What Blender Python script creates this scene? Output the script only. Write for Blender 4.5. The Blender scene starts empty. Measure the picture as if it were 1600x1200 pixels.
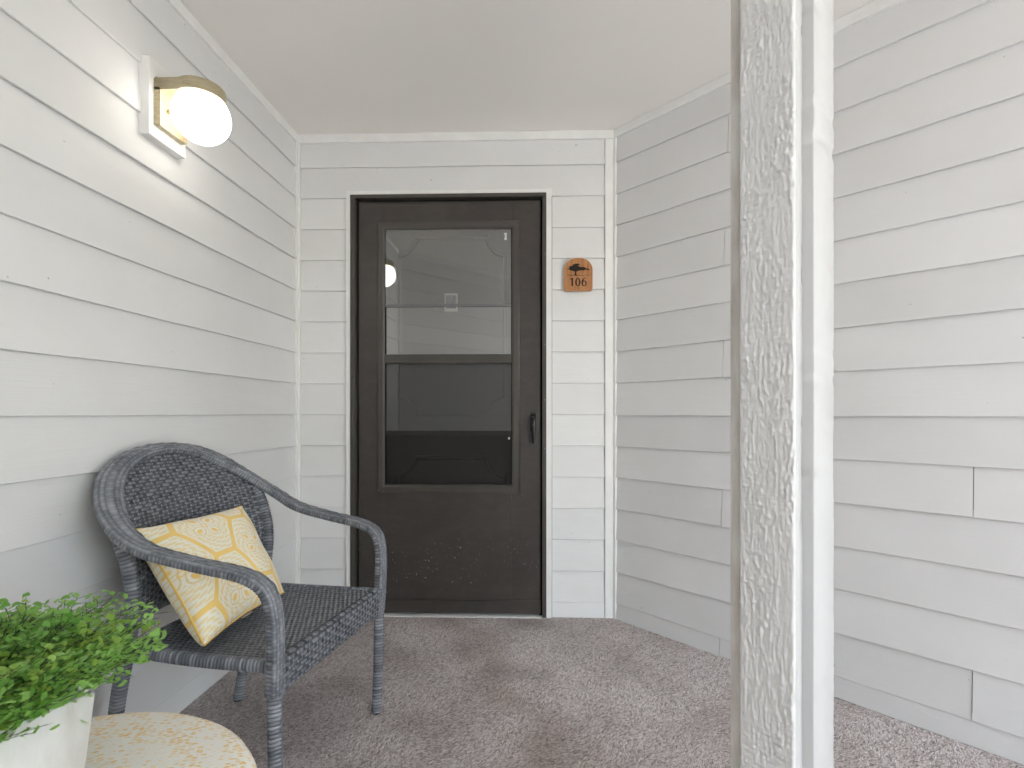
import bpy, bmesh, math, random
import numpy as np
from mathutils import Vector, Matrix, noise
R = math.radians
random.seed(7); rng = np.random.default_rng(7)
S = bpy.context.scene
col = S.collection

# ------------------------------------------------------------------ camera
TH = 1.63; FPX = 808.0; CU = 825.0; CV = 645.0; CAMZ = 0.999
cd = bpy.data.cameras.new('camera'); cam = bpy.data.objects.new('camera', cd); col.objects.link(cam)
cam.location = (0, 0, CAMZ); cam.rotation_euler = (R(90), 0, R(TH))
cd.sensor_width = 36; cd.lens = FPX / 1600 * 36
cd.shift_x = -(CU - 800) / 1600; cd.shift_y = (CV - 600) / 1600
cd.clip_start = 0.05; cd.clip_end = 500
cd.dof.use_dof = True; cd.dof.focus_distance = 1.9; cd.dof.aperture_fstop = 9.0
S.camera = cam

# ------------------------------------------------------------------ world, sun, exposure
W = bpy.data.worlds.new('World'); S.world = W; W.use_nodes = True
wn = W.node_tree.nodes; bg = wn['Background']
sky = wn.new('ShaderNodeTexSky'); sky.sky_type = 'NISHITA'; sky.sun_disc = False
SUN_EL = 60; SUN_AZ = 135       # degrees, clockwise from +Y
sky.sun_elevation = R(SUN_EL); sky.sun_rotation = R(SUN_AZ); sky.dust_density = 1.5; sky.air_density = 1.3
hs = wn.new('ShaderNodeHueSaturation'); hs.inputs['Saturation'].default_value = 0.9; W.node_tree.links.new(sky.outputs[0], hs.inputs['Color']); W.node_tree.links.new(hs.outputs[0], bg.inputs[0]); bg.inputs[1].default_value = 0.15
sl = bpy.data.lights.new('sun', 'SUN'); sl.energy = 4.2; sl.angle = R(14); sl.color = (1.0, 0.97, 0.92)
sun = bpy.data.objects.new('sun', sl); col.objects.link(sun)
sd = Vector((math.sin(R(SUN_AZ)) * math.cos(R(SUN_EL)), math.cos(R(SUN_AZ)) * math.cos(R(SUN_EL)), math.sin(R(SUN_EL))))
sun.rotation_euler = sd.to_track_quat('Z', 'Y').to_euler(); sun.location = sd * 20
S.view_settings.view_transform = 'Standard'; S.view_settings.look = 'None'
S.view_settings.exposure = 3.06; S.view_settings.gamma = 1.0; S.view_settings.use_curve_mapping = False
S.cycles.max_bounces = 14; S.cycles.diffuse_bounces = 10; S.cycles.glossy_bounces = 6; S.cycles.transparent_max_bounces = 16
S.cycles.use_denoising = True
S.cycles.sample_clamp_indirect = 6

# ------------------------------------------------------------------ helpers
ct, st = math.cos(R(TH)), math.sin(R(TH))
def ray(u):
    s = (u - CU) / FPX
    return (-st + ct * s, ct + st * s)
def u2x(u, y):                       # x on the plane y = const
    a, b = ray(u); return a / b * y
def v2z(v, u, y):                    # height on the plane y = const
    a, b = ray(u); k = y / b
    return CAMZ + (CV - v) / FPX * k

def props(o, label=None, cat=None, group=None, kind=None):
    if label: o['label'] = label
    if cat: o['category'] = cat
    if group: o['group'] = group
    if kind: o['kind'] = kind
    return o
def empty(name, loc=(0, 0, 0), rz=0.0, **k):
    o = bpy.data.objects.new(name, None); col.objects.link(o)
    o.location = loc; o.rotation_euler = (0, 0, rz); o.empty_display_size = 0.1
    return props(o, **k)
def link_mesh(name, me, mat, parent=None, smooth=False, **k):
    o = bpy.data.objects.new(name, me); col.objects.link(o)
    if mat: me.materials.append(mat)
    if smooth: me.polygons.foreach_set('use_smooth', [True] * len(me.polygons))
    if parent: o.parent = parent
    return props(o, **k)
def from_np(name, V, F, mat, parent=None, smooth=True, colors=None, **k):
    me = bpy.data.meshes.new(name)
    V = np.asarray(V, np.float32); F = np.asarray(F, np.int32)
    n = F.shape[1]
    me.vertices.add(len(V)); me.vertices.foreach_set('co', V.ravel())
    me.loops.add(F.size); me.loops.foreach_set('vertex_index', F.ravel())
    me.polygons.add(len(F)); me.polygons.foreach_set('loop_start', np.arange(0, F.size, n, dtype=np.int32))
    me.update(calc_edges=True); me.validate()
    if colors is not None:
        ca = me.color_attributes.new('tint', 'FLOAT_COLOR', 'POINT')
        c4 = np.ones((len(V), 4), np.float32); c4[:, :3] = colors
        ca.data.foreach_set('color', c4.ravel())
    return link_mesh(name, me, mat, parent, smooth, **k)
def grid_faces(nu, nv, closed=False):
    i = np.arange(nu - 1)[:, None]; j = np.arange(nv if closed else nv - 1)[None, :]
    j2 = (j + 1) % nv
    a = i * nv + j; b = i * nv + j2; c = (i + 1) * nv + j2; d = (i + 1) * nv + j
    return np.stack([a, b, c, d], -1).reshape(-1, 4)
def add_box(bm, x0, x1, y0, y1, z0, z1):
    vs = [bm.verts.new(p) for p in [(x0, y0, z0), (x1, y0, z0), (x1, y1, z0), (x0, y1, z0), (x0, y0, z1), (x1, y0, z1), (x1, y1, z1), (x0, y1, z1)]]
    for f in [(3, 2, 1, 0), (4, 5, 6, 7), (0, 1, 5, 4), (1, 2, 6, 5), (2, 3, 7, 6), (3, 0, 4, 7)]:
        bm.faces.new([vs[i] for i in f])
def boxes(name, bl, mat, parent=None, bev=0.0, seg=2, **k):
    bm = bmesh.new()
    for b in bl:
        x0, x1, y0, y1, z0, z1 = b
        add_box(bm, min(x0, x1), max(x0, x1), min(y0, y1), max(y0, y1), min(z0, z1), max(z0, z1))
    if bev: bmesh.ops.bevel(bm, geom=bm.edges[:], offset=bev, segments=seg, affect='EDGES', profile=0.6)
    me = bpy.data.meshes.new(name); bm.to_mesh(me); bm.free()
    return link_mesh(name, me, mat, parent, **k)
def prism(name, pts, d0, d1, mat, parent=None, bev=0.0, axis='Y', **k):
    """flat outline given in (x, z), with depth d0..d1 along y"""
    bm = bmesh.new()
    a = [bm.verts.new((p[0], d0, p[1])) for p in pts]
    b = [bm.verts.new((p[0], d1, p[1])) for p in pts]
    f0 = bm.faces.new(a); f1 = bm.faces.new(b[::-1])
    n = len(pts)
    for i in range(n): bm.faces.new((a[i], b[i], b[(i + 1) % n], a[(i + 1) % n]))
    if bev:
        e = list(f0.edges) + list(f1.edges)
        bmesh.ops.bevel(bm, geom=e, offset=bev, segments=2, affect='EDGES', profile=0.5)
    bmesh.ops.recalc_face_normals(bm, faces=bm.faces[:])
    big = [f for f in bm.faces if len(f.verts) > 4]
    bmesh.ops.triangulate(bm, faces=big)
    me = bpy.data.meshes.new(name); bm.to_mesh(me); bm.free()
    return link_mesh(name, me, mat, parent, **k)
def lathe(name, prof, mat, parent=None, n=48, loc=(0, 0, 0), **k):
    V = []
    for r, z in prof:
        for i in range(n):
            a = 2 * math.pi * i / n
            V.append((loc[0] + r * math.cos(a), loc[1] + r * math.sin(a), loc[2] + z))
    F = grid_faces(len(prof), n, True)
    return from_np(name, V, F, mat, parent, **k)
def catmull(P, step):
    P = [Vector(p) for p in P]; P = [2 * P[0] - P[1]] + P + [2 * P[-1] - P[-2]]
    out = []
    for i in range(1, len(P) - 2):
        for t in np.linspace(0, 1, 60, endpoint=False):
            a, b, c, d = P[i - 1:i + 3]
            out.append(0.5 * ((2 * b) + (c - a) * t + (2 * a - 5 * b + 4 * c - d) * t * t + (3 * b - a - 3 * c + d) * t ** 3))
    out.append(P[-2]); A = np.array([tuple(v) for v in out])
    L = np.concatenate([[0], np.cumsum(np.linalg.norm(np.diff(A, axis=0), axis=1))])
    n = max(2, int(L[-1] / step)); s = np.linspace(0, L[-1], n)
    return np.stack([np.interp(s, L, A[:, i]) for i in range(3)], 1), s
def frames(C, hint):
    T = np.gradient(C, axis=0); T /= np.linalg.norm(T, axis=1)[:, None]
    H = hint if hint.ndim == 2 else np.repeat(hint[None], len(C), 0)
    N = H - (H * T).sum(1)[:, None] * T; N /= np.linalg.norm(N, axis=1)[:, None]
    return T, N, np.cross(T, N)
def sweep(name, P, hint, wn, wb, mat, parent, step=0.002, nr=20, rib=0.0, pitch=0.0098, colfn=None, dispfn=None, cap=True, **k):
    C, s = catmull(P, step) if not isinstance(P, tuple) else P
    T, N, B = frames(C, np.asarray(hint, float))
    th = np.linspace(0, 2 * np.pi, nr, endpoint=False)
    wn_ = np.interp(s / s[-1], np.linspace(0, 1, len(np.atleast_1d(wn))), np.atleast_1d(wn))
    wb_ = np.interp(s / s[-1], np.linspace(0, 1, len(np.atleast_1d(wb))), np.atleast_1d(wb))
    d = np.zeros((len(s), nr))
    if rib: d += rib * (np.sqrt(np.abs(np.sin(np.pi * s / pitch)))[:, None] - 0.6)
    if dispfn: d += dispfn(s[:, None], th[None, :])
    e = 0.75
    cn = np.sign(np.cos(th)) * np.abs(np.cos(th)) ** e; cb = np.sign(np.sin(th)) * np.abs(np.sin(th)) ** e
    V = C[:, None] + N[:, None] * ((wn_[:, None] + d) * cn)[..., None] + B[:, None] * ((wb_[:, None] + d) * cb)[..., None]
    V = V.reshape(-1, 3); F = grid_faces(len(s), nr, True)
    c = None
    if colfn: c = colfn(s[:, None] + 0 * th[None], th[None] + 0 * s[:, None]).reshape(-1, 3)
    if cap:
        n = len(V); V = np.vstack([V, C[0], C[-1]])
        j = np.arange(nr); j2 = (j + 1) % nr; b0 = (len(s) - 1) * nr
        F = np.vstack([F, np.stack([j2, j, np.full(nr, n), np.full(nr, n)], 1), np.stack([b0 + j, b0 + j2, np.full(nr, n + 1), np.full(nr, n + 1)], 1)])
        if c is not None: c = np.vstack([c, c[:1], c[-1:]])
        Q = F[:-2 * nr]; Tt = F[-2 * nr:, :3]
        F = np.vstack([np.hstack([Q[:, :3]]), Q[:, [0, 2, 3]], Tt])
    return from_np(name, V, F, mat, parent, colors=c, **k)

# ------------------------------------------------------------------ materials
def new_mat(name, rough=0.6, base=(0.5, 0.5, 0.5), spec=0.4, metal=0.0):
    m = bpy.data.materials.new(name); m.use_nodes = True
    b = m.node_tree.nodes['Principled BSDF']
    b.inputs['Base Color'].default_value = (*base, 1); b.inputs['Roughness'].default_value = rough
    b.inputs['Metallic'].default_value = metal; b.inputs['Specular IOR Level'].default_value = spec
    return m, m.node_tree, b
def nd(nt, t, **kw):
    n = nt.nodes.new(t)
    for a, v in kw.items(): setattr(n, a, v)
    return n
def coords(nt, scale=(1, 1, 1), rot=(0, 0, 0), rand=False):
    tc = nd(nt, 'ShaderNodeTexCoord'); mp = nd(nt, 'ShaderNodeMapping')
    mp.inputs['Scale'].default_value = scale; mp.inputs['Rotation'].default_value = rot
    src = tc.outputs['Object']
    if rand:
        oi = nd(nt, 'ShaderNodeObjectInfo'); ml = nd(nt, 'ShaderNodeMath', operation='MULTIPLY'); ml.inputs[1].default_value = 37.0
        nt.links.new(oi.outputs['Random'], ml.inputs[0])
        va = nd(nt, 'ShaderNodeVectorMath', operation='ADD'); nt.links.new(src, va.inputs[0]); nt.links.new(ml.outputs[0], va.inputs[1]); src = va.outputs[0]
    nt.links.new(src, mp.inputs['Vector']); return mp.outputs[0]
def tex_noise(nt, vec, scale=5, detail=4, rough=0.5, dist=0.0):
    n = nd(nt, 'ShaderNodeTexNoise'); n.inputs['Scale'].default_value = scale; n.inputs['Detail'].default_value = detail
    n.inputs['Roughness'].default_value = rough; n.inputs['Distortion'].default_value = dist
    nt.links.new(vec, n.inputs['Vector']); return n.outputs['Fac']
def ramp(nt, fac, stops):
    r = nd(nt, 'ShaderNodeValToRGB'); e = r.color_ramp.elements
    while len(e) < len(stops): e.new(0.5)
    for i, (p, c) in enumerate(stops):
        e[i].position = p; e[i].color = (*c, 1) if len(c) == 3 else c
    nt.links.new(fac, r.inputs[0]); return r.outputs[0]
def bump(nt, b, h, strength=0.3, dist=0.002, prev=None):
    n = nd(nt, 'ShaderNodeBump'); n.inputs['Strength'].default_value = strength; n.inputs['Distance'].default_value = dist
    nt.links.new(h, n.inputs['Height'])
    if prev: nt.links.new(prev, n.inputs['Normal'])
    nt.links.new(n.outputs[0], b.inputs['Normal']); return n.outputs[0]
def mix(nt, fac, a, bb, mode='MIX'):
    m = nd(nt, 'ShaderNodeMix', data_type='RGBA', blend_type=mode)
    if isinstance(fac, (int, float)): m.inputs[0].default_value = fac
    else: nt.links.new(fac, m.inputs[0])
    for i, v in ((6, a), (7, bb)):
        if isinstance(v, tuple): m.inputs[i].default_value = (*v, 1)
        else: nt.links.new(v, m.inputs[i])
    return m.outputs[2]

# painted lap siding: embossed cedar grain, small dirt specks, tone varies from board to board
def siding_material(name, tone):
    m, nt, b = new_mat(name, 0.55, tone, 0.35)
    oi = nd(nt, 'ShaderNodeObjectInfo')
    c1 = ramp(nt, oi.outputs['Random'], [(0, tuple(t * 0.965 for t in tone)), (1, tuple(t * 1.03 for t in tone))])
    cloud = tex_noise(nt, coords(nt, (1, 1, 1), rand=True), 3.0, 5, 0.6)
    c2 = mix(nt, 1.0, c1, ramp(nt, cloud, [(0.3, (0.955, 0.95, 0.94)), (0.7, (1, 1, 1))]), 'MULTIPLY')
    sp = tex_noise(nt, coords(nt, (1, 1, 1), rand=True), 55, 2, 0.5)
    c3 = mix(nt, 1.0, c2, ramp(nt, sp, [(0.20, (0.62, 0.58, 0.52)), (0.235, (1, 1, 1))]), 'MULTIPLY')
    nt.links.new(c3, b.inputs['Base Color'])
    g = tex_noise(nt, coords(nt, (5, 5, 190), rand=True), 1.0, 3, 0.6, 0.6)
    n1 = bump(nt, b, g, 0.38, 0.0013)
    g2 = tex_noise(nt, coords(nt, (160, 160, 30), rand=True), 1.0, 2, 0.5)
    n2 = bump(nt, b, g2, 0.10, 0.001, n1)
    w = tex_noise(nt, coords(nt, (3, 3, 9), rand=True), 1.0, 2, 0.5)
    bump(nt, b, w, 0.35, 0.006, n2)
    return m
M_side = siding_material('painted_siding', (0.77, 0.772, 0.782))
M_trim, nt, b = new_mat('trim_paint', 0.45, (0.80, 0.795, 0.78), 0.4)
c = tex_noise(nt, coords(nt, (2, 2, 2)), 6, 5, 0.6)
nt.links.new(ramp(nt, c, [(0.3, (0.79, 0.785, 0.78)), (0.65, (0.845, 0.845, 0.84))]), b.inputs['Base Color'])
bump(nt, b, tex_noise(nt, coords(nt, (30, 30, 6)), 3, 3, 0.6), 0.25, 0.001)
M_postsmooth, nt, b = new_mat('post_smooth_paint', 0.4, (0.84, 0.84, 0.84), 0.45)
c = tex_noise(nt, coords(nt, (12, 12, 1.2)), 6, 4, 0.6)
n_ = bump(nt, b, c, 0.35, 0.0016)
bump(nt, b, tex_noise(nt, coords(nt, (1, 1, 1)), 160, 3, 0.6), 0.22, 0.0006, n_)
sp = tex_noise(nt, coords(nt, (1, 1, 1)), 38, 2, 0.5)
nt.links.new(ramp(nt, sp, [(0.22, (0.5, 0.47, 0.43)), (0.255, (0.54, 0.54, 0.54))]), b.inputs['Base Color'])
M_postrough, nt, b = new_mat('post_rough_paint', 0.5, (0.74, 0.74, 0.735), 0.4)
c = tex_noise(nt, coords(nt, (1, 1, 0.5)), 60, 5, 0.65, 1.0)
n_ = bump(nt, b, c, 0.6, 0.002)
sp = tex_noise(nt, coords(nt, (1, 1, 1)), 42, 2, 0.5)
nt.links.new(ramp(nt, sp, [(0.21, (0.33, 0.31, 0.28)), (0.245, (0.72, 0.72, 0.715)), (0.8, (0.76, 0.76, 0.755))]), b.inputs['Base Color'])
M_strip, nt, b = new_mat('mottled_trim', 0.6, (0.5, 0.48, 0.43), 0.3)  # mottled brownish grey, darker than the trim paint
nt.links.new(ramp(nt, tex_noise(nt, coords(nt, (8, 8, 1.5)), 5, 4, 0.6), [(0.3, (0.50, 0.46, 0.42)), (0.6, (0.66, 0.645, 0.61))]), b.inputs['Base Color'])
M_ceil, nt, b = new_mat('ceiling_paint', 0.8, (0.68, 0.655, 0.615), 0.2)
nt.links.new(ramp(nt, tex_noise(nt, coords(nt), 1.6, 5, 0.6), [(0.3, (0.85, 0.835, 0.80)), (0.7, (0.875, 0.86, 0.83))]), b.inputs['Base Color'])
n_ = bump(nt, b, tex_noise(nt, coords(nt), 90, 4, 0.6), 0.12, 0.001)
bump(nt, b, tex_noise(nt, coords(nt), 2.5, 3, 0.5), 0.2, 0.01, n_)
M_sheath, _, _ = new_mat('sheathing', 0.9, (0.30, 0.28, 0.25), 0.1)

def door_material(name, tone, scuff):
    m, nt, b = new_mat(name, 0.42, tone, 0.45)
    cl = tex_noise(nt, coords(nt, (1, 1, 0.7)), 4.0, 6, 0.65)
    base = ramp(nt, cl, [(0.3, tuple(t * 0.85 for t in tone)), (0.7, tuple(t * 1.18 for t in tone))])
    if scuff:                                   # pale scuffs low on the panel, faint dust streaks
        tc = nd(nt, 'ShaderNodeTexCoord'); sx = nd(nt, 'ShaderNodeSeparateXYZ'); nt.links.new(tc.outputs['Object'], sx.inputs[0])
        band = ramp(nt, sx.outputs[2], [(0.12, (0, 0, 0)), (0.17, (1, 1, 1)), (0.32, (1, 1, 1)), (0.42, (0, 0, 0))])
        sp = ramp(nt, tex_noise(nt, coords(nt), 75, 3, 0.6, 0.4), [(0.64, (0, 0, 0)), (0.70, (1, 1, 1))])
        reg = ramp(nt, tex_noise(nt, coords(nt), 7, 2, 0.5), [(0.42, (0, 0, 0)), (0.55, (1, 1, 1))])
        k1 = mix(nt, 1.0, sp, band, 'MULTIPLY'); k2 = mix(nt, 1.0, k1, reg, 'MULTIPLY')
        base = mix(nt, k2, base, (0.42, 0.41, 0.39))
        dust = ramp(nt, tex_noise(nt, coords(nt, (1, 1, 2.2)), 9, 4, 0.7), [(0.45, (0, 0, 0)), (0.8, (0.16, 0.16, 0.16))])
        base = mix(nt, dust, base, (0.16, 0.145, 0.125))
    nt.links.new(base, b.inputs['Base Color'])
    rr = ramp(nt, tex_noise(nt, coords(nt, (2, 2, 1)), 5, 5, 0.7), [(0.3, (0.27,) * 3), (0.7, (0.46,) * 3)])
    nt.links.new(rr, b.inputs['Roughness'])
    bump(nt, b, tex_noise(nt, coords(nt), 140, 2, 0.5), 0.08, 0.0006)
    return m
M_door = door_material('storm_door_bronze', (0.050, 0.043, 0.040), True)
M_doorframe = door_material('storm_frame_bronze', (0.064, 0.058, 0.052), False)
M_inner = door_material('entry_door_brown', (0.050, 0.043, 0.038), False)
M_black, nt, b = new_mat('black_plastic', 0.22, (0.008, 0.008, 0.009), 0.5)
M_gasket, _, _ = new_mat('dark_gasket', 0.8, (0.006, 0.006, 0.006), 0.1)
M_cream, _, _ = new_mat('cream_plastic', 0.5, (0.84, 0.81, 0.68), 0.3)
M_greyplate, _, _ = new_mat('grey_plate', 0.35, (0.16, 0.16, 0.17), 0.5)
M_wht, _, _ = new_mat('white_plastic', 0.5, (0.7, 0.7, 0.7), 0.4)

# window glass: clear pane with its reflection and a thin film of dust
def glass(name, refl, dust):
    m = bpy.data.materials.new(name); m.use_nodes = True; nt = m.node_tree; nt.nodes.clear()
    out = nd(nt, 'ShaderNodeOutputMaterial'); tr = nd(nt, 'ShaderNodeBsdfTransparent'); gl = nd(nt, 'ShaderNodeBsdfGlossy'); df = nd(nt, 'ShaderNodeBsdfDiffuse')
    gl.inputs['Roughness'].default_value = 0.012; tr.inputs[0].default_value = (0.93, 0.94, 0.94, 1); df.inputs[0].default_value = (0.6, 0.6, 0.58, 1)
    lw = nd(nt, 'ShaderNodeFresnel'); lw.inputs[0].default_value = 1.5
    ad = nd(nt, 'ShaderNodeMath', operation='MULTIPLY_ADD'); ad.inputs[1].default_value = refl; ad.inputs[2].default_value = 0.0; nt.links.new(lw.outputs[0], ad.inputs[0])
    m1 = nd(nt, 'ShaderNodeMixShader'); nt.links.new(ad.outputs[0], m1.inputs[0]); nt.links.new(tr.outputs[0], m1.inputs[1]); nt.links.new(gl.outputs[0], m1.inputs[2])
    m2 = nd(nt, 'ShaderNodeMixShader'); n = tex_noise(nt, coords(nt), 14, 5, 0.7)
    f = ramp(nt, n, [(0.35, (dust * 0.4,) * 3), (0.7, (dust,) * 3)]); nt.links.new(f, m2.inputs[0])
    nt.links.new(m1.outputs[0], m2.inputs[1]); nt.links.new(df.outputs[0], m2.inputs[2]); nt.links.new(m2.outputs[0], out.inputs[0])
    return m
M_glass = glass('window_glass', 7.5, 0.03)
M_glass2 = glass('window_glass_dusty', 10.5, 0.05)
m = bpy.data.materials.new('insect_screen'); m.use_nodes = True; nt = m.node_tree; nt.nodes.clear()
out = nd(nt, 'ShaderNodeOutputMaterial'); tr = nd(nt, 'ShaderNodeBsdfTransparent'); df = nd(nt, 'ShaderNodeBsdfDiffuse'); df.inputs[0].default_value = (0.035, 0.035, 0.036, 1)
mx = nd(nt, 'ShaderNodeMixShader'); f = ramp(nt, tex_noise(nt, coords(nt), 220, 1, 0.5), [(0.3, (0.47,) * 3), (0.7, (0.51,) * 3)])
nt.links.new(f, mx.inputs[0]); nt.links.new(tr.outputs[0], mx.inputs[1]); nt.links.new(df.outputs[0], mx.inputs[2]); nt.links.new(mx.outputs[0], out.inputs[0])
M_screen = m
# brushed aged brass of the lamp
M_brass, nt, b = new_mat('aged_brass', 0.42, (0.50, 0.42, 0.27), 0.5, 0.55)
nt.links.new(ramp(nt, tex_noise(nt, coords(nt, (3, 3, 20)), 9, 4, 0.7), [(0.3, (0.40, 0.34, 0.22)), (0.7, (0.60, 0.53, 0.37))]), b.inputs['Base Color'])
bump(nt, b, tex_noise(nt, coords(nt, (2, 2, 60)), 10, 2, 0.5), 0.1, 0.0005)
M_brassin, _, _ = new_mat('pale_brass_plate', 0.55, (0.42, 0.36, 0.26), 0.4, 0.2)
m = bpy.data.materials.new('lit_opal_glass'); m.use_nodes = True; b = m.node_tree.nodes['Principled BSDF']
b.inputs['Base Color'].default_value = (0.9, 0.9, 0.88, 1); b.inputs['Roughness'].default_value = 0.25
b.inputs['Emission Color'].default_value = (1.0, 0.95, 0.85, 1); b.inputs['Emission Strength'].default_value = 0.62
M_globe = m
def attr_mat(name, rough, spec=0.4, bumps=None, sheen=0.0, gain=None):
    m, nt, b = new_mat(name, rough, (0.5,) * 3, spec)
    at = nd(nt, 'ShaderNodeAttribute', attribute_name='tint'); c = at.outputs['Color']
    if gain: c = mix(nt, 1.0, c, ramp(nt, tex_noise(nt, coords(nt), gain[0], 4, 0.6), [(0.3, (gain[1],) * 3), (0.7, (gain[2],) * 3)]), 'MULTIPLY')
    nt.links.new(c, b.inputs['Base Color']); b.inputs['Sheen Weight'].default_value = sheen
    if bumps: bump(nt, b, tex_noise(nt, coords(nt), bumps[0], 3, 0.6), bumps[1], bumps[2])
    return m
M_wicker = attr_mat('grey_wicker', 0.38, 0.5, (300, 0.15, 0.0006), gain=(30, 0.85, 1.15))
M_cushion = attr_mat('printed_cotton', 0.9, 0.1, (420, 0.35, 0.0008), 0.15)
M_pile = attr_mat('carpet_fibre', 0.95, 0.05)
M_rug, nt, b = new_mat('carpet_backing', 0.95, (0.2, 0.17, 0.16), 0.05)
f = tex_noise(nt, coords(nt, (1, 2.2, 1), (0, 0, R(25))), 170, 3, 0.75)
nt.links.new(ramp(nt, f, [(0.3, (0.26, 0.225, 0.215)), (0.5, (0.50, 0.45, 0.44)), (0.7, (0.70, 0.66, 0.65))]), b.inputs['Base Color'])
bump(nt, b, f, 0.8, 0.004)
M_sign, nt, b = new_mat('varnished_cedar', 0.4, (0.40, 0.17, 0.06), 0.5)
nt.links.new(ramp(nt, tex_noise(nt, coords(nt, (60, 4, 5)), 2, 5, 0.7, 0.8), [(0.3, (0.27, 0.10, 0.032)), (0.5, (0.42, 0.185, 0.065)), (0.75, (0.53, 0.27, 0.11))]), b.inputs['Base Color'])
M_burn, _, _ = new_mat('burnt_engraving', 0.7, (0.022, 0.016, 0.013), 0.2)
# whitewashed planter wood
M_wash, nt, b = new_mat('whitewashed_wood', 0.65, (0.68, 0.67, 0.64), 0.25)
g = tex_noise(nt, coords(nt, (14, 14, 1.6), rand=True), 2.5, 6, 0.65, 0.6)
g2 = tex_noise(nt, coords(nt, (2, 2, 1), rand=True), 9, 4, 0.6)
c = mix(nt, 1.0, ramp(nt, g, [(0.28, (0.50, 0.47, 0.42)), (0.42, (0.68, 0.67, 0.645)), (0.8, (0.76, 0.76, 0.75))]), ramp(nt, g2, [(0.3, (0.86, 0.85, 0.82)), (0.6, (1, 1, 1))]), 'MULTIPLY')
nt.links.new(c, b.inputs['Base Color']); bump(nt, b, g, 0.35, 0.0012)
M_inshade, _, _ = new_mat('inner_shade', 0.5, (0.03, 0.04, 0.05), 0.4)
M_soil, nt, b = new_mat('potting_soil', 0.95, (0.03, 0.022, 0.015), 0.1)
bump(nt, b, tex_noise(nt, coords(nt), 90, 4, 0.7), 1.0, 0.01)
# leaves
M_leaf, nt, b = new_mat('fern_leaf', 0.45, (0.1, 0.3, 0.03), 0.35)
at = nd(nt, 'ShaderNodeAttribute', attribute_name='tint'); nt.links.new(at.outputs['Color'], b.inputs['Base Color'])
tl = nd(nt, 'ShaderNodeBsdfTranslucent'); nt.links.new(at.outputs['Color'], tl.inputs[0]); mx = nd(nt, 'ShaderNodeMixShader'); mx.inputs[0].default_value = 0.48
o_ = nt.nodes['Material Output']; nt.links.new(b.outputs[0], mx.inputs[1]); nt.links.new(tl.outputs[0], mx.inputs[2]); nt.links.new(mx.outputs[0], o_.inputs[0])
M_stem, _, _ = new_mat('fern_stem', 0.5, (0.035, 0.055, 0.02), 0.3)
# pouf print: small ochre dashes on cream with woven diagonal threads
M_pouf, nt, b = new_mat('pouf_print', 0.85, (0.7, 0.66, 0.56), 0.15)
v1 = coords(nt, (1, 1, 1), (0, 0, R(-20)))
spots = nd(nt, 'ShaderNodeTexVoronoi', feature='F1'); spots.inputs['Scale'].default_value = 85; spots.inputs['Randomness'].default_value = 0.6
mp = nd(nt, 'ShaderNodeMapping'); mp.inputs['Scale'].default_value = (1, 1.7, 1); nt.links.new(v1, mp.inputs[0]); nt.links.new(mp.outputs[0], spots.inputs['Vector'])
sm = ramp(nt, spots.outputs['Distance'], [(0.36, (1, 1, 1)), (0.46, (0, 0, 0))])
cl = ramp(nt, tex_noise(nt, coords(nt), 30, 2, 0.5), [(0.36, (0.15,) * 3), (0.50, (0.95,) * 3)])
k = mix(nt, 1.0, sm, cl, 'MULTIPLY')
yc = ramp(nt, tex_noise(nt, coords(nt), 20, 2, 0.5), [(0.35, (0.80, 0.52, 0.15)), (0.65, (0.85, 0.66, 0.32))])
c = mix(nt, k, (0.86, 0.83, 0.76), yc)
wv = nd(nt, 'ShaderNodeTexWave', bands_direction='X'); wv.inputs['Scale'].default_value = 38; wv.inputs['Distortion'].default_value = 2.0; wv.inputs['Detail'].default_value = 2
nt.links.new(coords(nt, (1, 1, 1), (0, 0, R(38))), wv.inputs['Vector'])
lines = ramp(nt, wv.outputs['Fac'], [(0.78, (0, 0, 0)), (0.95, (0.75, 0.75, 0.75))])
c = mix(nt, lines, c, (0.88, 0.87, 0.83))
nt.links.new(c, b.inputs['Base Color'])
n_ = bump(nt, b, wv.outputs['Fac'], 0.25, 0.001); bump(nt, b, tex_noise(nt, coords(nt), 260, 2, 0.5), 0.4, 0.001, n_)
M_conc, nt, b = new_mat('concrete', 0.9, (0.35, 0.34, 0.32), 0.2)
nt.links.new(ramp(nt, tex_noise(nt, coords(nt), 3, 6, 0.7), [(0.3, (0.42, 0.41, 0.39)), (0.7, (0.52, 0.51, 0.49))]), b.inputs['Base Color'])
M_grass, nt, b = new_mat('lawn', 0.95, (0.06, 0.1, 0.03), 0.1)
nt.links.new(ramp(nt, tex_noise(nt, coords(nt), 2, 6, 0.7), [(0.3, (0.045, 0.075, 0.022)), (0.7, (0.085, 0.12, 0.04))]), b.inputs['Base Color'])

# ------------------------------------------------------------------ the room's lines
XL = -1.227; YB = 2.542; XC = 0.351; H = 2.374; COURSE = 0.1524; Z0 = 0.0762
Q = 1 / math.sqrt(2)
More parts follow.
